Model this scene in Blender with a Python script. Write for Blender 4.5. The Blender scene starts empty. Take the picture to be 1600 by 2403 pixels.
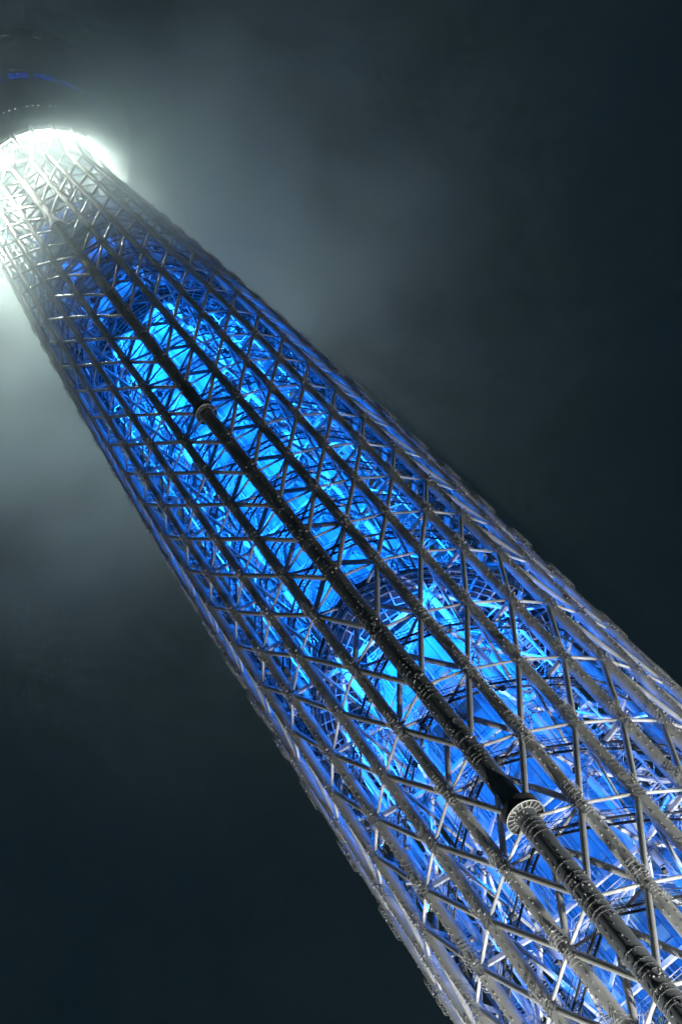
import bpy, math, random
import numpy as np
from mathutils import Matrix, Vector
random.seed(7)
R_ = math.radians
sc = bpy.context.scene
COL = sc.collection

# ------------------------------------------------------------------ camera
CAM_P = Vector((162.2065, 7.4926, 1.6))
YAW, PITCH, ROLL, FOCAL = 3.15483552, 0.887128129, -0.706165722, 4064.56545
fw = Vector((math.cos(YAW) * math.cos(PITCH), math.sin(YAW) * math.cos(PITCH), math.sin(PITCH)))
r0 = Vector((math.sin(YAW), -math.cos(YAW), 0)); u0 = r0.cross(fw)
rt = math.cos(ROLL) * r0 + math.sin(ROLL) * u0
up = -math.sin(ROLL) * r0 + math.cos(ROLL) * u0
cd = bpy.data.cameras.new('camera'); cam = bpy.data.objects.new('camera', cd); COL.objects.link(cam)
cd.sensor_fit = 'VERTICAL'; cd.sensor_height = 36.0; cd.lens = FOCAL / 2403 * 36
cd.clip_start = 0.5; cd.clip_end = 8000
m3 = Matrix((rt, up, -fw)).transposed()
cam.matrix_world = Matrix.Translation(CAM_P) @ m3.to_4x4()
sc.camera = cam

# ------------------------------------------------------------------ night sky
w = bpy.data.worlds.new('World'); sc.world = w; w.use_nodes = True
bg = w.node_tree.nodes['Background']
bg.inputs['Color'].default_value = (0.0070, 0.0146, 0.0190, 1); bg.inputs['Strength'].default_value = 1.0
vs = sc.view_settings
vs.view_transform = 'Standard'; vs.look = 'None'; vs.exposure = 0.0; vs.gamma = 1.0; vs.use_curve_mapping = False
sc.cycles.use_denoising = True
sc.cycles.max_bounces = 5; sc.cycles.diffuse_bounces = 2; sc.cycles.glossy_bounces = 1
sc.cycles.volume_bounces = 2; sc.cycles.transmission_bounces = 2
sc.cycles.sample_clamp_indirect = 4.0; sc.cycles.sample_clamp_direct = 0
sc.cycles.use_light_tree = True
sc.cycles.use_adaptive_sampling = True; sc.cycles.adaptive_threshold = 0.04; sc.cycles.adaptive_min_samples = 20

# lamp strengths (W) and colours
BLUE = (0.008, 0.185, 1.0)
WHITE = (1.0, 1.0, 0.86)
BLUE_LEVELS = [(334, 500), (314, 1400), (294, 3000), (277, 4500), (258.5, 22000), (248, 17000), (235, 16000), (221, 16000), (206, 16500),
               (192, 16000), (178, 12000), (159, 25000), (149, 10000), (136, 6000), (120, 4800), (103, 4400), (86, 4400)]
CROWN_W = 6300.0
FLOOD_W, FLOOD_Z, FLOOD_R = 320000.0, 36.0, 40.0

# low cloud: z where it starts, z where it is full, extra density by the tower, density away from it, radius (m)
CLOUD = (240, 330, .012, .0082, 52)
PUFFS = [((-4, 22, 318), 18, .080), ((-8, 25, 306), 25, .070), ((-10, -34, 302), 32, .036), ((-30, 58, 300), 36, .006), ((-5, -30, 286), 28, .022), ((-10, 32, 280), 28, .012), ((-45, 35, 360), 42, .016)]

# ------------------------------------------------------------------ helpers
def new_mat(name, col, rough=0.5, metal=0.0, spec=0.5, var=0.12, scale=0.6, bump=0.0, emit=None, estr=0.0):
    m = bpy.data.materials.new(name); m.use_nodes = True
    nt = m.node_tree; b = nt.nodes['Principled BSDF']
    b.inputs['Roughness'].default_value = rough; b.inputs['Metallic'].default_value = metal
    b.inputs['Specular IOR Level'].default_value = spec
    tc = nt.nodes.new('ShaderNodeNewGeometry')
    n = nt.nodes.new('ShaderNodeTexNoise'); n.inputs['Scale'].default_value = scale; n.inputs['Detail'].default_value = 5
    nt.links.new(tc.outputs['Position'], n.inputs['Vector'])
    r = nt.nodes.new('ShaderNodeValToRGB')
    lo = [c * (1 - var) for c in col] + [1]; hi = [min(1, c * (1 + var)) for c in col] + [1]
    r.color_ramp.elements[0].position = 0.3; r.color_ramp.elements[0].color = lo
    r.color_ramp.elements[1].position = 0.7; r.color_ramp.elements[1].color = hi
    nt.links.new(n.outputs['Fac'], r.inputs['Fac']); nt.links.new(r.outputs['Color'], b.inputs['Base Color'])
    rr = nt.nodes.new('ShaderNodeMapRange'); rr.inputs['To Min'].default_value = max(0, rough - .1); rr.inputs['To Max'].default_value = min(1, rough + .1)
    nt.links.new(n.outputs['Fac'], rr.inputs['Value']); nt.links.new(rr.outputs['Result'], b.inputs['Roughness'])
    if bump:
        bp = nt.nodes.new('ShaderNodeBump'); bp.inputs['Strength'].default_value = bump; bp.inputs['Distance'].default_value = 0.02
        nt.links.new(n.outputs['Fac'], bp.inputs['Height']); nt.links.new(bp.outputs['Normal'], b.inputs['Normal'])
    if emit:
        b.inputs['Emission Color'].default_value = (*emit, 1); b.inputs['Emission Strength'].default_value = estr
    return m

M = {
 'paint': new_mat('painted_steel', (.50, .51, .50), .38, 0, .5, .10, .35),
 'corner': new_mat('corner_steel_shaded', (.25, .27, .29), .42, 0, .5, .14, .35),  # darker than the other columns: the corner's lack of floodlight is in this colour
 'brace': new_mat('brace_steel', (.52, .53, .51), .33, 0, .5, .08, .5),
 'beam': new_mat('beam_steel', (.55, .56, .56), .45, 0, .4, .18, 1.2),
 'dark': new_mat('galvanised_dark', (.085, .09, .09), .5, .3, .5, .25, 1.5),
 'wire': new_mat('galvanised_wire', (.42, .42, .40), .4, .2, .5, .2, 3),
 'panel': new_mat('core_panel', (.20, .40, .44), .5, 0, .4, .10, .22),  # tinted to swallow white floodlight; the blue lamplight is partly in this colour
 'panel2': new_mat('core_panel_dull', (.14, .28, .32), .5, 0, .4, .15, .3),  # same lamplight tint in a duller tone
 'joint': new_mat('core_joint', (.10, .105, .11), .7, 0, .3, .2, 1),
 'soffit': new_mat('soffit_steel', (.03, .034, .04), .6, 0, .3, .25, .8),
 'joist': new_mat('joist_steel', (.42, .43, .44), .5, 0, .4, .15, .8),
 'deck': new_mat('deck_cladding', (.32, .34, .35), .45, .1, .5, .1, .15),
 'concrete': new_mat('plaza_paving', (.22, .215, .21), .8, 0, .3, .2, .3),
 'collar': new_mat('collar_steel', (.11, .115, .12), .5, 0, .4, .2, 1.5),
 'housing': new_mat('lamp_housing', (.12, .12, .125), .5, .2, .5, .15, 4),
 'blue_lens': new_mat('blue_lens', (.1, .2, .6), .2, 0, .5, .02, 2, 0, BLUE, 2.0),
 'white_lens': new_mat('white_lens', (.8, .8, .78), .2, 0, .5, .02, 2, 0, WHITE, 14.0),
 'dot_lens': new_mat('dot_lens', (.8, .8, .78), .2, 0, .5, .02, 2, 0, (1, 1, .9), 5.0),
 'blue_window': new_mat('lit_blue_window', (.05, .08, .2), .15, 0, .5, .05, 2, 0, (.02, .10, 1), 0.28),
 'dim_window': new_mat('dim_window', (.2, .2, .2), .15, 0, .5, .05, 2, 0, (1, .95, .85), 0.12),
}

class MB:
    def __init__(s): s.v = []; s.f = []; s.n = 0
    def add(s, v, f):
        s.v.append(np.asarray(v, float)); s.f.extend([tuple(i + s.n for i in q) for q in f]); s.n += len(v); return s
    def box(s, c, h, M3=None):
        c = np.asarray(c, float); h = np.asarray(h, float)
        k = np.array([[x, y, z] for x in (-1, 1) for y in (-1, 1) for z in (-1, 1)], float) * h
        if M3 is not None: k = k @ np.asarray(M3).T
        return s.add(k + c, [(0, 1, 3, 2), (4, 6, 7, 5), (0, 4, 5, 1), (2, 3, 7, 6), (0, 2, 6, 4), (1, 5, 7, 3)])
    def bar(s, p, q, wd, ht=None):
        p = np.asarray(p, float); q = np.asarray(q, float); d = q - p; L = np.linalg.norm(d)
        if L < 1e-6: return s
        d /= L; X, Y = frame(d)
        return s.box((p + q) / 2, (wd / 2, (ht or wd) / 2, L / 2), np.stack([X, Y, d], 1))
    def tube(s, pts, rad, n=10, closed=False, cap=False):
        pts = [np.asarray(p, float) for p in pts]; N = len(pts)
        if not hasattr(rad, '__len__'): rad = [rad] * N
        vs_ = []
        for k, p in enumerate(pts):
            a = pts[(k - 1) % N] if (closed or k > 0) else p; b = pts[(k + 1) % N] if (closed or k < N - 1) else p
            d = b - a; d = d / np.linalg.norm(d); X, Y = frame(d)
            for t in range(n):
                an = 2 * math.pi * t / n; vs_.append(p + rad[k] * (X * math.cos(an) + Y * math.sin(an)))
        f = []
        for k in range(N if closed else N - 1):
            a = k * n; b = ((k + 1) % N) * n
            for t in range(n): u = (t + 1) % n; f.append((a + t, a + u, b + u, b + t))
        if cap: f.append(tuple(range(n))[::-1]); f.append(tuple((N - 1) * n + t for t in range(n)))
        return s.add(vs_, f)
    def lathe(s, prof, n=48, a0=0., a1=2 * math.pi, cx=0., cy=0.):
        full = abs(a1 - a0 - 2 * math.pi) < 1e-6; K = n if full else n + 1
        vs_ = [(cx + r * math.cos(a0 + (a1 - a0) * t / n), cy + r * math.sin(a0 + (a1 - a0) * t / n), z) for r, z in prof for t in range(K)]
        f = [(k * K + t, k * K + (t + 1) % K, (k + 1) * K + (t + 1) % K, (k + 1) * K + t) for k in range(len(prof) - 1) for t in range(n)]
        return s.add(vs_, f)
    def mesh(s, name, mat, smooth=False):
        me = bpy.data.meshes.new(name); me.from_pydata(np.concatenate(s.v).tolist(), [], s.f); me.update()
        me.materials.append(M[mat])
        if smooth: me.shade_smooth()
        return me
    def build(s, name, mat, parent=None, smooth=False, kind=None):
        return place(name, s.mesh(name, mat, smooth), parent, None, kind)

def frame(d):
    z = np.array([0, 0, 1.]);
    if abs(d[2]) > .999: z = np.array([1., 0, 0])
    X = np.cross(z, d); X /= np.linalg.norm(X); return X, np.cross(d, X)
def place(name, me, parent=None, mat=None, kind=None):
    o = bpy.data.objects.new(name, me); COL.objects.link(o)
    if parent is not None: o.parent = parent
    if mat is not None: o.matrix_local = mat
    if kind: o['kind'] = kind
    return o
def tag(o, label, cat, group=None):
    o['label'] = label; o['category'] = cat
    if group: o['group'] = group
    return o
def seg_matrix(p, q, sx, sy):
    p = np.asarray(p, float); q = np.asarray(q, float); d = q - p; L = np.linalg.norm(d); d /= L
    X, Y = frame(d)
    return Matrix(((X[0] * sx, Y[0] * sy, d[0] * L, p[0]), (X[1] * sx, Y[1] * sy, d[1] * L, p[1]), (X[2] * sx, Y[2] * sy, d[2] * L, p[2]), (0, 0, 0, 1)))
def pol(r, deg, z): return np.array([r * math.cos(R_(deg)), r * math.sin(R_(deg)), z])

# ------------------------------------------------------------------ tower shape: three-cornered at the ground, round at the deck
ZB = 161.7229
RC = [(22.0659, -5.5884, .3731, -.4562), (21.2979, -4.0918, -.6305, -.1733), (20.3026, -2.4626, -1.1735, -.3366),
      (19.7478, -1.6713, -1.5092, -.1946), (19.5115, -1.4845, -1.2783, -.3072)]
TC = [(0, 0, 0), (-.0204, .035, -.0105), (-.0247, .0265, -.0054), (-.0139, .0068, .0083), (0, 0, 0)]
def shell(i, z):
    zz = min(z, 333.0); t = (zz - 200) / 100; ii = i % 8; m = 8 - ii if ii > 4 else ii; sg = -1 if ii > 4 else 1
    base = (math.ceil(i / 8) if ii > 4 else math.floor(i / 8)) * 8
    r = sum(c * t ** k for k, c in enumerate(RC[m])); d = sum(c * t ** k for k, c in enumerate(TC[m]))
    th = R_(15 * base) + sg * (R_(15 * m) + d)
    if z > 333: r += (z - 333) ** 1.35 * 0.085
    return np.array([r * math.cos(th), r * math.sin(th), z])
def zring(j): return ZB - 12.5 * j if j >= 0 else (ZB - 10 * j if j >= -12 else ZB + 120 + (-12 - j) * 7.5)
JS = list(range(-20, 9))
NODE = {(i, j): shell(i, zring(j)) for i in range(24) for j in JS}
def front(i): return (i % 24) <= 6 or (i % 24) >= 18
def lerp(a, b, t): return a + (b - a) * t

# ------------------------------------------------------------------ ground
g = MB(); g.add([(-950, -950, 0), (950, -950, 0), (950, 950, 0), (-950, 950, 0)], [(0, 1, 2, 3)])
o = g.build('ground', 'concrete'); o['kind'] = 'structure'

tower = bpy.data.objects.new('lattice_tower', None); COL.objects.link(tower)
tag(tower, 'tall white steel lattice tower lit blue inside, its round deck lost in cloud', 'tower')

# ------------------------------------------------------------------ outer columns
def col_rad(i, z):
    t = min(1, max(0, z / 340))
    return lerp(1.2, .66, t ** 2) if i % 8 == 0 else lerp(.82, .48, t)
columns = {}
for i in range(24):
    zs_ = sorted(set([0., 12, 24, 36, 48] + [zring(j) for j in JS] + [337, 339.5, 342, 344, 345.6]))
    pts = [shell(i, z) for z in zs_]
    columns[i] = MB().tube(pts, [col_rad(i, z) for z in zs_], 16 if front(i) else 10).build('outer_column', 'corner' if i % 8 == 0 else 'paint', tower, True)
columns[0]['label'] = 'thick dark corner column with drum-shaped collars'

# ring beams and diagonal braces: one shared tube mesh each
rb = MB().tube([(0, 0, 0), (0, 0, .10), (0, 0, .20), (0, 0, .80), (0, 0, .90), (0, 0, 1)], [.62, .72, 1, 1, .72, .62], 10).mesh('ring_beam', 'brace', True)
db = MB().tube([(0, 0, 0), (0, 0, .5), (0, 0, 1)], 1.0, 12).mesh('diagonal_brace', 'brace', True)
cnt = {}
def instanced(kind, me, p, q, sx, sy, parent, indiv, stuff, n=8, box=False):
    if indiv and cnt.get(kind, 0) < 295:
        cnt[kind] = cnt.get(kind, 0) + 1
        return place(kind, me, parent, seg_matrix(p, q, sx, sy))
    if box: stuff.bar(p, q, sx, sy)
    else: stuff.tube([p, q], sx, n)
rest_r, rest_d = MB(), MB()
for j in sorted(JS, reverse=True):
    for i in range(24):
        a, b = NODE[i, j], NODE[(i + 1) % 24, j]; z = zring(j)
        rr = lerp(.25, .10, z / 340)
        instanced('ring_beam', rb, a, b, rr, rr, tower, front(i) and front(i + 1) and j <= 7, rest_r)
        if j - 1 in JS:
            rd = lerp(.41, .22, z / 340); ii = i % 8
            if ii < 4: p, q = NODE[(i + 1) % 24, j - 1], NODE[i, j]
            else: p, q = NODE[i, j - 1], NODE[(i + 1) % 24, j]
            instanced('diagonal_brace', db, p, q, rd, rd, tower, front(i) and front(i + 1) and j <= 7, rest_d)
rest_r.build('ring_beam', 'brace', tower, True, 'stuff'); rest_d.build('diagonal_brace', 'brace', tower, True, 'stuff')

# hoops round the columns near each joint, studs along them, white junction boxes at the joints
hoop_me = {}
def hoop_mesh(kind):
    if kind not in hoop_me:
        pts = [(math.cos(a), math.sin(a), 0) for a in np.linspace(R_(-150), R_(150), 17)]
        hoop_me[kind] = MB().tube(pts, .024 if kind == 'paint' else .011, 4).mesh('hoop', 'wire', True)
    return hoop_me[kind]
nh = 0
box_me = MB().box((0, 0, 0), (.10, .13, .12)).box((0, .06, .17), (.04, .04, .08)).mesh('junction_box', 'wire')
for i in [0, 1, 23, 2, 22, 3, 21, 4, 20, 5, 19, 6, 18]:
    studs = MB(); extra = MB(); axis = None
    outdeg = math.degrees(math.atan2(NODE[i, 0][1], NODE[i, 0][0]))
    for j in sorted(JS, reverse=True):
        if j < -19 or j > 7: continue
        z0 = zring(j); h = z0 - zring(j + 1) if j + 1 in JS else 12.5
        offs = [-2.6, -2.0, -1.5, -1.0, -.5, .5, 1.0, 1.5, 2.0, 2.6] if i % 8 else [-3.2, -2.5, -1.8, -1.0, 1.0, 1.9, 2.8, 4.2]
        for o_ in offs:
            o_ = o_ * h / 12.5 + random.uniform(-.12, .12); c = shell(i, z0 + o_); d = shell(i, z0 + o_ + .5) - c; d /= np.linalg.norm(d)
            r = col_rad(i, z0 + o_); X, Y = frame(d); od = pol(1, outdeg, 0)
            ox = od - d * od.dot(d); ox /= np.linalg.norm(ox); oy = np.cross(d, ox)
            tl = random.uniform(-.12, .12); k = r * (1.03 if i % 8 == 0 else 1.26); c2 = c + ox * r * (0.02 if i % 8 == 0 else .34)
            oxx = ox * math.cos(tl) + d * math.sin(tl); dz = np.cross(oxx, oy)
            if nh < 295 and j >= -4 and (i in (0, 1, 23) or j >= 0):
                nh += 1
                mt = Matrix(((oxx[0] * k, oy[0] * k, dz[0] * k, c2[0]), (oxx[1] * k, oy[1] * k, dz[1] * k, c2[1]), (oxx[2] * k, oy[2] * k, dz[2] * k, c2[2]), (0, 0, 0, 1)))
                place('hoop', hoop_mesh('paint' if i % 8 else 'corner'), columns[i], mt)
            elif z0 < 300:
                extra.tube([c2 + k * (oxx * math.cos(a) + oy * math.sin(a)) for a in np.linspace(R_(-150), R_(150), 11)], .023, 3)
        nst = max(5, int(h / 1.15))
        for t in range(nst):
            for da in (-38, 22):
                zz = z0 + (t + random.uniform(-.2, .2)) * h / nst
                c = shell(i, zz); r = col_rad(i, zz); q = c + pol(r + .03, outdeg + da + random.uniform(-6, 6), 0)
                s_ = random.uniform(.035, .075)
                studs.box(q, (s_, s_, s_ * random.uniform(.8, 1.6)))
        for t in range(14):
            zz = z0 + random.gauss(0, 1.4) * h / 12.5; c = shell(i, zz); r = col_rad(i, zz); q = c + pol(r + .08, outdeg + random.uniform(-95, 95), 0)
            studs.box(q, (random.uniform(.04, .1), random.uniform(.04, .1), random.uniform(.05, .16)))
        if j <= 6 and j >= -15:
            c = shell(i, z0 + .35); r = col_rad(i, z0)
            place('junction_box', box_me, columns[i], Matrix.Translation(Vector(c + pol(r + .3, outdeg + 35, 0))))
    studs.build('stud', 'wire', columns[i], False, 'stuff')
    if extra.n: extra.build('hoop', 'wire', columns[i], False, 'stuff')

# drum collars on the corner columns
def collar(i, zc):
    c = shell(i, zc); d = shell(i, zc + 1) - shell(i, zc - 1); d /= np.linalg.norm(d); X, Y = frame(d)
    r = col_rad(i, zc); RO = 2.05 if zc < 150 else r + .62
    mt = Matrix(((X[0], Y[0], d[0], c[0]), (X[1], Y[1], d[1], c[1]), (X[2], Y[2], d[2], c[2]), (0, 0, 0, 1)))
    dr = place('drum_collar', MB().lathe([(RO - .14, -.55), (RO, -.55), (RO, .75), (RO - .1, .85), (r * .99, 1.05)], 40).lathe([(r * .98, -.32), (RO - .13, -.32)], 40).lathe([(RO - .14, -.56), (RO - .14, -.3)], 40).mesh('drum_collar', 'collar', False), columns[i], mt)
    mb = MB()
    for k in range(20):
        a = k * 18; p = pol(r * .95, a, -.42); q = pol(RO - .1, a, -.42); wd = .06 if k % 2 else .12
        mb.bar(p, q, wd, .24)
    s = place('collar_spokes', mb.mesh('collar_spokes', 'wire' if zc < 150 else 'collar'), columns[i], mt)
    ring = place('collar_rim', MB().tube([pol(RO, a, -.58) for a in range(0, 360, 9)], .07, 5, True).tube([pol(r * 1.06, a, -.5) for a in range(0, 360, 12)], .05, 5, True).mesh('collar_rim', 'wire', True), columns[i], mt)
    # small winch wheel on an arm at the side
    sd = pol(1, -95, 0)
    pw = np.array([0, -2.0, .1]); we = np.array([0.2, -3.5, -.1])
    mb = MB().bar(pw, we, .16).bar(pw + [0, 0, .4], we, .1)
    mb.tube([we + pol(.55, a, 0) * np.array([1, 1, 0]) + np.array([0, 0, .0]) for a in range(0, 360, 30)], .05, 5, True)
    for a in (0, 60, 120): mb.bar(we + pol(.55, a, 0), we - pol(.55, a, 0), .06)
    place('winch_wheel', mb.mesh('winch_wheel', 'dark'), columns[i], mt)
for i in (0, 8, 16):
    for zc in (112.6, 212.3, 298.5): collar(i, zc)

# ------------------------------------------------------------------ inner frame
def kanae(c, z): v = shell(c, z); return v * np.array([1, 1, 0]) * (1 - 5.3 * min(1, max(.45, (345 - z) / 180)) / np.hypot(v[0], v[1])) + np.array([0, 0, z])
for c in (0, 8, 16):
    zz = [40.] + [zring(j) for j in sorted(JS, reverse=True)] + [345.]
    MB().tube([kanae(c, z) for z in zz], [lerp(.75, .45, z / 345) for z in zz], 12).build('inner_corner_column', 'paint', tower, True)
RI = lambda z: lerp(14.4, 9.6, max(0, (z - 200) / 145)) if z > 200 else 14.4
def inner(k, z): return pol(RI(z), 30 + 60 * k, z)
rest = MB(); rest_b = MB()
cyl_me = MB().tube([(0, 0, 0), (0, 0, 1)], 1.0, 10).mesh('corner_brace', 'paint', True)
unit_box = MB().box((0, 0, .5), (.5, .5, .5)).mesh('radial_beam', 'beam')
tie_box = MB().box((0, 0, .5), (.5, .5, .5)).mesh('inner_tie', 'beam')
for k in range(6):
    zz = [40., 200., 345.]
    MB().tube([inner(k, z) for z in zz], [.5, .45, .36], 12).build('inner_column', 'paint', tower, True)
for j in sorted(JS, reverse=True):
    z = zring(j); vis = j <= 7
    for c in (0, 8, 16):
        for s in (-1, 1):
            if j - 1 in JS: instanced('corner_brace', cyl_me, NODE[(c + s) % 24, j], kanae(c, zring(j - 1)), lerp(.42, .24, z / 340), lerp(.42, .24, z / 340), tower, vis and c == 0, rest)
            instanced('corner_tie', cyl_me, NODE[(c + s) % 24, j], kanae(c, z), .2, .2, tower, vis and c == 0, rest)
        instanced('corner_tie', cyl_me, NODE[c, j], kanae(c, z), .25, .25, tower, vis and c == 0, rest)
    for k in range(6):
        a = 30 + 60 * k; ic = inner(k, z); i0 = a // 15
        for di, lv in ((-1, 0), (1, 0), (0, 1)):
            i = (i0 + di) % 24
            if lv and (j - 1) in JS: q = NODE[i, j - 1]
            else: q = NODE[i, j]
            instanced('radial_beam', unit_box, ic, q, .34, .55, tower, vis and front(i0), rest_b, box=True)
        instanced('inner_tie', tie_box, ic, inner((k + 1) % 6, z), .4, .55, tower, vis and front(i0), rest_b, box=True)
        if j - 1 in JS and (j + k) % 2 == 0:
            instanced('inner_brace', tie_box, ic, inner((k + 1) % 6, zring(j - 1)), .3, .35, tower, vis and front(i0), rest_b, box=True)
rest.build('corner_brace', 'paint', tower, True, 'stuff'); rest_b.build('radial_beam', 'beam', tower, False, 'stuff')

# cages round the inner columns
def cage_mesh():
    mb = MB()
    for zz in (0, 1.1):
        mb.tube([pol(1.25, a, zz) for a in range(0, 360, 60)], .06, 4, True)
    for a in range(0, 360, 60):
        mb.bar(pol(1.25, a, 0), pol(1.25, a, 1.1), .07); mb.bar(pol(.4, a, 0), pol(1.25, a, 0), .09)
    mb.tube([pol(.8, a, 0) for a in range(0, 360, 60)], .05, 4, True)
    return mb.mesh('column_cage', 'dark')
cg = cage_mesh()
for j in range(-12, 8):
    for k in (0, 1, 2, 5, 4):
        place('column_cage', cg, tower, Matrix.Translation(Vector(inner(k, zring(j) - 1.8))))

# ring walkways 3 m inside the shell at each joint level
def walk_pt(i, z, off): v = shell(i, z); r = np.hypot(v[0], v[1]); return np.array([v[0] * (1 - off / r), v[1] * (1 - off / r), z])
for j in range(-15, 8):
    z = zring(j) - .25; mb = MB(); rl = MB()
    for i in range(24):
        a0, a1 = walk_pt(i, z, 2.7), walk_pt(i, z, 3.7); b0, b1 = walk_pt((i + 1) % 24, z, 2.7), walk_pt((i + 1) % 24, z, 3.7)
        mb.bar(a0, b0, .14, .3); mb.bar(a1, b1, .14, .3)
        L = np.linalg.norm(b0 - a0); n = max(3, int(L / .9))
        for t in range(n):
            p, q = lerp(a0, b0, t / n), lerp(a1, b1, (t + 1) / n); q0 = lerp(a1, b1, t / n)
            mb.bar(p, q0, .07); mb.bar(p, q, .06)
        up_ = np.array([0, 0, 1.15]); mid = np.array([0, 0, .6])
        for s, e in ((a0, b0), (a1, b1)):
            rl.bar(s + up_, e + up_, .06); rl.bar(s + mid, e + mid, .045)
            for t in range(max(2, int(L / 1.8))):
                p = lerp(s, e, t / max(2, int(L / 1.8))); rl.bar(p, p + up_, .05)
        if random.random() < .35:
            p = lerp(a0, b1, random.random()); mb.box(p + [0, 0, .1], (.35, .3, .3)); mb.box(p + [.5, 0, 0], (.2, .2, .2))
    wk = mb.build('walkway', 'dark', tower); rl.build('railing', 'dark', wk)

# ------------------------------------------------------------------ core shaft: three broad faces with cut corners, clad in panels
def core_poly(D, T):
    c = 2 * D; hw = (c - T) * math.tan(R_(30)); P = []
    for k in range(3):
        a = 120 * k
        for s in (-1, 1):
            P.append(np.array([T * math.cos(R_(a)) - s * hw * math.sin(R_(a)), T * math.sin(R_(a)) + s * hw * math.cos(R_(a))]))
    return P
CP = core_poly(7.8, 10.2)
body = MB(); n = len(CP); vv = [(x, y, z) for z in (0, 352) for x, y in CP]
body.add(vv, [(k, (k + 1) % n, n + (k + 1) % n, n + k) for k in range(n)])
core = body.build('core_shaft', 'joint', tower)
levels = [40 + 6.25 * k for k in range(int((345 - 40) / 6.25) + 1)]
rest1, rest2 = MB(), MB(); pan = 0; cand = []
for k in range(n):
    a, b = CP[k], CP[(k + 1) % n]; d = b - a; L = np.linalg.norm(d); d /= L; nr = np.array([d[1], -d[0]]); nc = max(2, round(L / 1.5))
    mid = (a + b) / 2
    for r, z in enumerate(levels):
        for c in range(nc):
            cen = a + d * L * (c + .5) / nc; th = .05 + random.choice((0, 0, .02, .05))
            cand.append((k, z, cen, d, nr, L / nc, th, c))
def pan_vis(t): k, z, cen, d, nr = t[:5]; v = np.array(CAM_P)[:2] - cen; return (nr @ v) > 0 and 75 < z < 330
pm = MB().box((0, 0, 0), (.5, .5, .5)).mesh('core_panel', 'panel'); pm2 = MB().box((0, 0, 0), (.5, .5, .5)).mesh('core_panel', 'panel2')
order = sorted(cand, key=lambda t: (not pan_vis(t), t[1]))
for t in order:
    k, z, cen, d, nr, wd, th, c = t; zc = z + 3.125; dull = (random.random() < .12) or (k == 4 and c in (3, 4))
    cc = cen + nr * th / 2; Mx = np.array([[d[0], nr[0], 0], [d[1], nr[1], 0], [0, 0, 1]])
    if pan_vis(t) and pan < 290:
        pan += 1; sx, sy, sz = wd - .07, th, 6.25 - .08
        mt = Matrix(((Mx[0, 0] * sx, Mx[0, 1] * sy, 0, cc[0]), (Mx[1, 0] * sx, Mx[1, 1] * sy, 0, cc[1]), (0, 0, sz, zc), (0, 0, 0, 1)))
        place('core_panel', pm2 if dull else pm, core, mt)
    else:
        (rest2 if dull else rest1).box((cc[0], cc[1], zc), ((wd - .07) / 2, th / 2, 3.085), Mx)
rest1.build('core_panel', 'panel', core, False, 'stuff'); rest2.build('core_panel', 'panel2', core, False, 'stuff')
# cable ladders and pipes running up the faces
for k in range(n):
    a, b = CP[k], CP[(k + 1) % n]; d = b - a; L = np.linalg.norm(d); d /= L; nr = np.array([d[1], -d[0]])
    for fpos in ((.12, .88) if L > 8 else (.5,)):
        c = a + d * L * fpos + nr * .55; mb = MB()
        for s in (-.35, .35):
            p = c + d * s; mb.box((p[0], p[1], 190), (.06, .06, 155))
        for t in range(250):
            z = 40 + t * 1.22; p = c - d * .35; q = c + d * .35
            mb.bar((p[0], p[1], z), (q[0], q[1], z), .07)
        mb.build('cable_ladder', 'beam', core)
        p = c + d * .9 - nr * .2; MB().tube([(p[0], p[1], 40), (p[0], p[1], 345)], .13, 8).build('riser_pipe', 'beam', core, True)
# walkways round the core with hand rails, brackets
def off_poly(D, T, z): return [np.array([x, y, z]) for x, y in core_poly(D, T)]
for j in range(-19, 8):
    z = zring(j) - 2.2; inn = off_poly(8.05, 10.5, z); out = off_poly(9.3, 11.9, z); mb = MB(); rl = MB()
    for k in range(6):
        a, b = out[k], out[(k + 1) % 6]; a1, b1 = inn[k], inn[(k + 1) % 6]; L = np.linalg.norm(b - a)
        mb.bar(a, b, .12, .25); mb.bar((a + a1) / 2, (b + b1) / 2, .5, .05)
        nn = int(L / 1.1)
        for t in range(nn):
            p, q = lerp(a, b, t / nn), lerp(a1, b1, t / nn); rl.bar(p, p + [0, 0, 1.15], .06); mb.bar(p, q, .08, .12)
        rl.bar(a + [0, 0, 1.15], b + [0, 0, 1.15], .07); rl.bar(a + [0, 0, .6], b + [0, 0, .6], .05)
    wk = mb.build('core_walkway', 'joist', tower); rl.build('railing', 'beam', wk)
    for k in range(6):
        mb = MB()
        ic = inner(k, z + 1.9); v = ic * [1, 1, 0]; v /= np.linalg.norm(v); p = v * 9.8 + [0, 0, z + .1]
        mb.bar(ic, p, .22, .3); sd = np.array([-v[1], v[0], 0]); mb.bar(ic, p + sd * 3, .16, .22); mb.bar(ic, p - sd * 3, .16, .22)
        mb.bar(ic + [0, 0, 5], p, .14)
        mb.build('bracket_frame', 'beam', tower)

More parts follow.
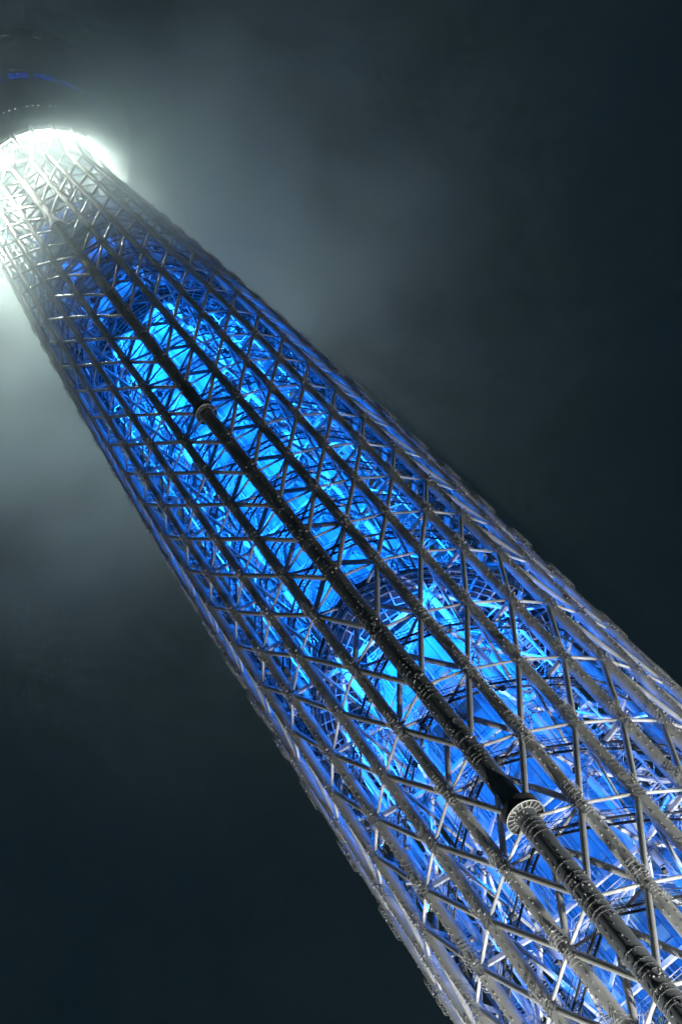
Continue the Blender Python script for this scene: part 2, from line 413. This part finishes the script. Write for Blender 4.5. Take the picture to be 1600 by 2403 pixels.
# stair towers
def flight_mesh(mir):
    mb = MB(); H = 3.125; L = 3.2
    for s in (-.45, .45):
        mb.bar((-L / 2 * mir, s, 0), (L / 2 * mir, s, H), .07, .26); mb.bar((-L / 2 * mir, s, 1.0), (L / 2 * mir, s, H + 1.0), .05); mb.bar((-L / 2 * mir, s, .55), (L / 2 * mir, s, H + .55), .04)
        for t in range(4): x = lerp(-L / 2, L / 2, (t + .5) / 4) * mir; zz = H * (t + .5) / 4; mb.bar((x, s, zz), (x, s, zz + 1.0), .05)
    for t in range(11):
        x = lerp(-L / 2, L / 2, (t + .5) / 11) * mir; mb.box((x, 0, H * (t + .5) / 11), (.14, .45, .02))
    mb.box((L / 2 * mir + .45 * mir, 0, H), (.5, .95, .05))
    return mb.mesh('stair_flight', 'beam')
fm = {1: flight_mesh(1), -1: flight_mesh(-1)}
def stair(az, r, indiv):
    o = bpy.data.objects.new('stair_tower', None); COL.objects.link(o); o.parent = tower
    c = pol(r, az, 0); o.matrix_local = Matrix.Translation(Vector(c)) @ Matrix.Rotation(R_(az + 90), 4, 'Z')
    f = MB()
    for x in (-2.6, 2.6):
        for y in (-1.15, 1.15): f.box((x, y, 192), (.10, .10, 152))
    for t in range(98):
        z = 42 + 3.125 * t
        for y in (-1.15, 1.15):
            f.bar((-2.6, y, z), (2.6, y, z), .12)
            if t % 2 == 0: f.bar((-2.6, y, z), (2.6, y, z + 3.1), .07)
        for x in (-2.6, 2.6): f.bar((x, -1.15, z), (x, 1.15, z), .12)
    f.build('stair_frame', 'beam', o)
    extra = MB()
    for t in range(96):
        z = 42 + 3.125 * t; s = 1 if t % 2 else -1
        mt = Matrix.Translation((0, .55 * s, z))
        if indiv and 90 < z < 320: place('stair_flight', fm[s], o, mt)
        else:
            me = fm[s]; v = np.array([vv.co[:] for vv in me.vertices]) + [0, .55 * s, z]; extra.add(v, [tuple(p.vertices) for p in me.polygons])
    extra.build('stair_flight', 'beam', o, False, 'stuff')
stair(86, 12.0, True); stair(-84, 12.0, True); stair(180, 12.2, False)

# two full platforms with joists under them
def platform(z, rin):
    mb = MB(); A = [walk_pt(i, z, 3.9) for i in range(24)]; vtx = []; f = []
    for zz in (z, z + .3):
        for i in range(24): vtx.append((*A[i][:2], zz))
        for i in range(24): vtx.append(tuple(pol(rin, 15 * i, zz)))
    for i in range(24):
        k = (i + 1) % 24
        f += [(i, 24 + i, 24 + k, k), (48 + i, 48 + k, 72 + k, 72 + i), (i, k, 48 + k, 48 + i), (24 + i, 72 + i, 72 + k, 24 + k)]
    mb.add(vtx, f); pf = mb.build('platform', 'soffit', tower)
    for i in range(24):
        for s in (0, .5):
            a = lerp(A[i], A[(i + 1) % 24], s); r = np.hypot(a[0], a[1]); b = a * np.array([rin / r, rin / r, 1])
            place('joist', unit_box, pf, seg_matrix(a - [0, 0, .35], b - [0, 0, .35], .09 if s else .16, .12 if s else .3))
    for t in (0.02, .16, .3, .44, .58, .72):
        mb = MB()
        for i in range(24):
            p = [lerp(A[q % 24], pol(rin, 15 * q, z), t) - [0, 0, .52] for q in (i, i + 1)]
            mb.bar(p[0], p[1], .1, .16)
        mb.build('ring_joist', 'joist', pf)
    rl = MB()
    for i in range(24):
        a, b = A[i] + [0, 0, .3], A[(i + 1) % 24] + [0, 0, .3]
        for hh in (.6, 1.2): rl.bar(a + [0, 0, hh], b + [0, 0, hh], .06)
        for t in range(4): p = lerp(a, b, t / 4); rl.bar(p, p + [0, 0, 1.2], .06)
    rl.build('railing', 'dark', pf)
platform(163.6, 9.9); platform(262.6, 9.9)

# ------------------------------------------------------------------ observation deck in the cloud
deck = MB().lathe([(13.0, 347.6), (16.2, 344.9), (17.0, 345.2), (18.0, 348.0), (18.15, 348.4), (19.0, 350.6), (19.2, 351.4), (22.2, 360.4)], 96)
deck.lathe([(22.9, 363.6), (25.4, 368.2), (26.0, 368.4), (28.8, 373.4), (29.2, 375.2), (28.6, 376.6), (20, 378.5), (0, 379)], 96).lathe([(22.2, 360.4), (22.0, 360.6), (22.0, 363.4), (22.9, 363.6)], 96)
dk = deck.build('observation_deck', 'deck', tower, True)
wm = {}
for i in range(24):
    for t in (-3.75, 0, 3.75):
        a = 15 * i + 7.5 + t
        p = pol(19.25, a, 351.1)
        place('downlight', wm.setdefault('d', MB().lathe([(.001, -.07), (.05, -.05), (.07, .01), (.05, .06)], 8).mesh('downlight', 'dot_lens', True)), dk, Matrix.Translation(Vector(p)))
        mb = MB(); r = 22.35; a0, a1 = a - 1.55, a + 1.55
        P = [pol(r, a0, 360.9), pol(r, a1, 360.9), pol(r + .45, a1, 363.0), pol(r + .45, a0, 363.0)]
        Q = [x - pol(.12, a, 0) for x in P]
        mb.add(P + Q, [(0, 1, 2, 3), (7, 6, 5, 4), (0, 4, 5, 1), (1, 5, 6, 2), (2, 6, 7, 3), (3, 7, 4, 0)])
        mb.build('deck_window', 'blue_window', dk)
    a = 15 * i + 7.5
    place('rim_light', wm.setdefault('r', MB().box((0, 0, 0), (.08, .9, .06)).mesh('rim_light', 'dim_window')), dk, Matrix.Translation(Vector(pol(28.3, a, 372.2))) @ Matrix.Rotation(R_(a), 4, 'Z'))

# ------------------------------------------------------------------ lamps
def light(name, kind, loc, watt, col, parent, **kw):
    l = bpy.data.lights.new(name, kind); l.energy = watt; l.color = col
    for k, v in kw.items(): setattr(l, k, v)
    o = bpy.data.objects.new(name, l); COL.objects.link(o); o.parent = parent; o.location = loc; return o
hous = MB().lathe([(.001, -.42), (.18, -.42), (.24, -.36), (.26, -.05), (.36, .10), (.34, .10), (.22, .0)], 14)
for a in range(0, 360, 45): hous.bar(pol(.25, a, -.08), pol(.25, a, -.36), .03, .08)
hous_me = hous.mesh('housing', 'housing'); lens_me = MB().lathe([(.001, .02), (.22, .01)], 14).mesh('lens', 'blue_lens')
arm_me = MB().bar((0, 0, -.42), (0, 0, -.8), .07).bar((-.3, 0, -.8), (.3, 0, -.8), .08).mesh('bracket', 'dark')
for z, wt in BLUE_LEVELS:
    for k in range(9):
        e = bpy.data.objects.new('floodlight', None); COL.objects.link(e)
        az = 40 * k + 20; v = shell(round(az / 15), z); rr = np.hypot(v[0], v[1]) * .80
        e.location = pol(rr, az, z); aim = Vector(pol(5, az, z - 4)) - e.location
        e.rotation_euler = aim.to_track_quat('Z', 'Y').to_euler()
        zone = 'above the upper platform' if z > 263 else ('between the two platforms' if z > 164 else 'below the lower platform')
        tag(e, 'small blue floodlight aimed at the tower core, ' + zone, 'floodlight', 'blue floodlights ' + zone)
        place('housing', hous_me, e); place('lens', lens_me, e); place('bracket', arm_me, e)
        l = light('blue_lamp', 'SPOT', (0, 0, .12), wt * .84, BLUE, e, shadow_soft_size=.15, spot_size=R_(150), spot_blend=.5)
        l.rotation_euler = (math.pi, 0, 0)
lamp_me = MB().box((0, 0, 0), (.10, .17, .09)).mesh('lamp', 'white_lens')
for i in range(24):
    e = bpy.data.objects.new('lamp_strip', None); COL.objects.link(e); a = 15 * i + 7.5
    e.location = pol(16.05, a, 344.4); e.rotation_euler = (0, 0, R_(a))
    tag(e, 'strip of bright white lamps under the deck rim between two columns', 'floodlight', 'white lamp strips under the deck rim')
    MB().box((0, 0, .16), (.16, 1.62, .06)).build('housing', 'housing', e)
    for t in range(8): place('lamp', lamp_me, e, Matrix.Translation((0, (t - 3.5) * .40, 0)))
    l = light('white_lamp', 'AREA', (.0, 0, -.2), CROWN_W, WHITE, e, shape='RECTANGLE', size=.3, size_y=3.0, spread=R_(80))
    l.rotation_euler = (0, R_(8), 0)
for k in range(6):  # unseen masts added; height and place set by light fall-off up the lattice
    a = 30 + 60 * k
    e = bpy.data.objects.new('added_floodlight_mast', None); COL.objects.link(e); e.location = pol(FLOOD_R, a, 0)
    tag(e, 'tall added floodlight mast, out of view, on the paving beside the tower', 'floodlight', 'added white floodlight masts out of view')
    MB().tube([(0, 0, 0), (0, 0, 12), (0, 0, FLOOD_Z - .3)], [.32, .26, .16], 12).build('pole', 'housing', e, True)
    MB().box((0, 0, .12), (.6, .6, .12)).build('base', 'housing', e)
    l = light('white_lamp', 'SPOT', (0, 0, FLOOD_Z + .6), FLOOD_W, (1, 1, .95), e, shadow_soft_size=.4, spot_size=R_(54), spot_blend=1.0)
    aim = Vector(pol(21, a, 84)) - Vector(pol(FLOOD_R, a, FLOOD_Z)); l.rotation_euler = aim.to_track_quat('-Z', 'Y').to_euler()
    h = MB().lathe([(.001, -.5), (.4, -.45), (.5, .0), (.47, .0), (.38, -.35)], 18).build('housing', 'housing', e)
    ln = MB().lathe([(.001, -.1), (.46, -.08)], 18).build('lens', 'white_lens', e)
    for q in (h, ln): q.location = (0, 0, FLOOD_Z + .4); q.rotation_euler = aim.to_track_quat('Z', 'Y').to_euler()

# ------------------------------------------------------------------ air: the low cloud that wraps the deck
def volume_mat(name, dens):
    m = bpy.data.materials.new(name); m.use_nodes = True; nt = m.node_tree; nt.nodes.remove(nt.nodes['Principled BSDF'])
    v = nt.nodes.new('ShaderNodeVolumePrincipled'); v.inputs['Density'].default_value = dens; v.inputs['Color'].default_value = (.76, .95, 1, 1)
    nt.links.new(v.outputs['Volume'], nt.nodes['Material Output'].inputs['Volume']); return m, nt, v
M['cloud'], nt, v = volume_mat('low_cloud', 0.006)
geo = nt.nodes.new('ShaderNodeNewGeometry'); sep = nt.nodes.new('ShaderNodeSeparateXYZ'); nt.links.new(geo.outputs['Position'], sep.inputs[0])
def node(t, op=None, **kw):
    n = nt.nodes.new(t)
    if op: n.operation = op
    for k, v_ in kw.items():
        s_ = n.inputs[int(k[1:])] if k[0] == '_' and k[1:].isdigit() else n.inputs[k.replace('_', ' ')]
        if hasattr(v_, 'is_output'): nt.links.new(v_, s_)
        else: s_.default_value = v_
    return n
mr = node('ShaderNodeMapRange', Value=sep.outputs['Z'], From_Min=CLOUD[0], From_Max=CLOUD[1], To_Min=0, To_Max=1); mr.interpolation_type = 'SMOOTHSTEP'
r2 = node('ShaderNodeMath', 'ADD', _0=node('ShaderNodeMath', 'MULTIPLY', _0=sep.outputs['X'], _1=sep.outputs['X']).outputs[0], _1=node('ShaderNodeMath', 'MULTIPLY', _0=sep.outputs['Y'], _1=sep.outputs['Y']).outputs[0])
ex = node('ShaderNodeMath', 'EXPONENT', _0=node('ShaderNodeMath', 'MULTIPLY', _0=r2.outputs[0], _1=-1 / CLOUD[4] ** 2).outputs[0])
rad = node('ShaderNodeMath', 'MULTIPLY_ADD', _0=ex.outputs[0], _1=CLOUD[2], _2=CLOUD[3])
nz = node('ShaderNodeTexNoise', Vector=geo.outputs['Position'], Scale=.030, Detail=3, Distortion=1.3)
nr_ = node('ShaderNodeMapRange', Value=nz.outputs['Fac'], From_Min=.36, From_Max=.66, To_Min=.05, To_Max=2.3)
for c_, r_, d_ in PUFFS:
    vd = node('ShaderNodeVectorMath', 'DISTANCE', _0=geo.outputs['Position'], _1=c_)
    q_ = node('ShaderNodeMath', 'POWER', _0=node('ShaderNodeMath', 'DIVIDE', _0=vd.outputs['Value'], _1=r_).outputs[0], _1=2.0)
    g_ = node('ShaderNodeMath', 'EXPONENT', _0=node('ShaderNodeMath', 'MULTIPLY', _0=q_.outputs[0], _1=-1.0).outputs[0])
    rad = node('ShaderNodeMath', 'MULTIPLY_ADD', _0=g_.outputs[0], _1=d_, _2=rad.outputs[0])
mu = node('ShaderNodeMath', 'MULTIPLY', _0=mr.outputs['Result'], _1=node('ShaderNodeMath', 'MULTIPLY', _0=rad.outputs[0], _1=nr_.outputs['Result']).outputs[0])
fr = node('ShaderNodeMapRange', Value=sep.outputs['X'], From_Min=-12, From_Max=24, To_Min=1.0, To_Max=.75); fr.interpolation_type = 'SMOOTHSTEP'   # thinned on the camera side so glow doesn't veil the lamp ring
mu = node('ShaderNodeMath', 'MULTIPLY', _0=mu.outputs[0], _1=fr.outputs['Result'])
nt.links.new(mu.outputs[0], v.inputs['Density'])
o = MB().box((0, 0, 320), (230, 230, 64)).build('low_cloud', 'cloud'); o['kind'] = 'stuff'
sc.cycles.volume_step_rate = 2.0; sc.cycles.volume_max_steps = 128
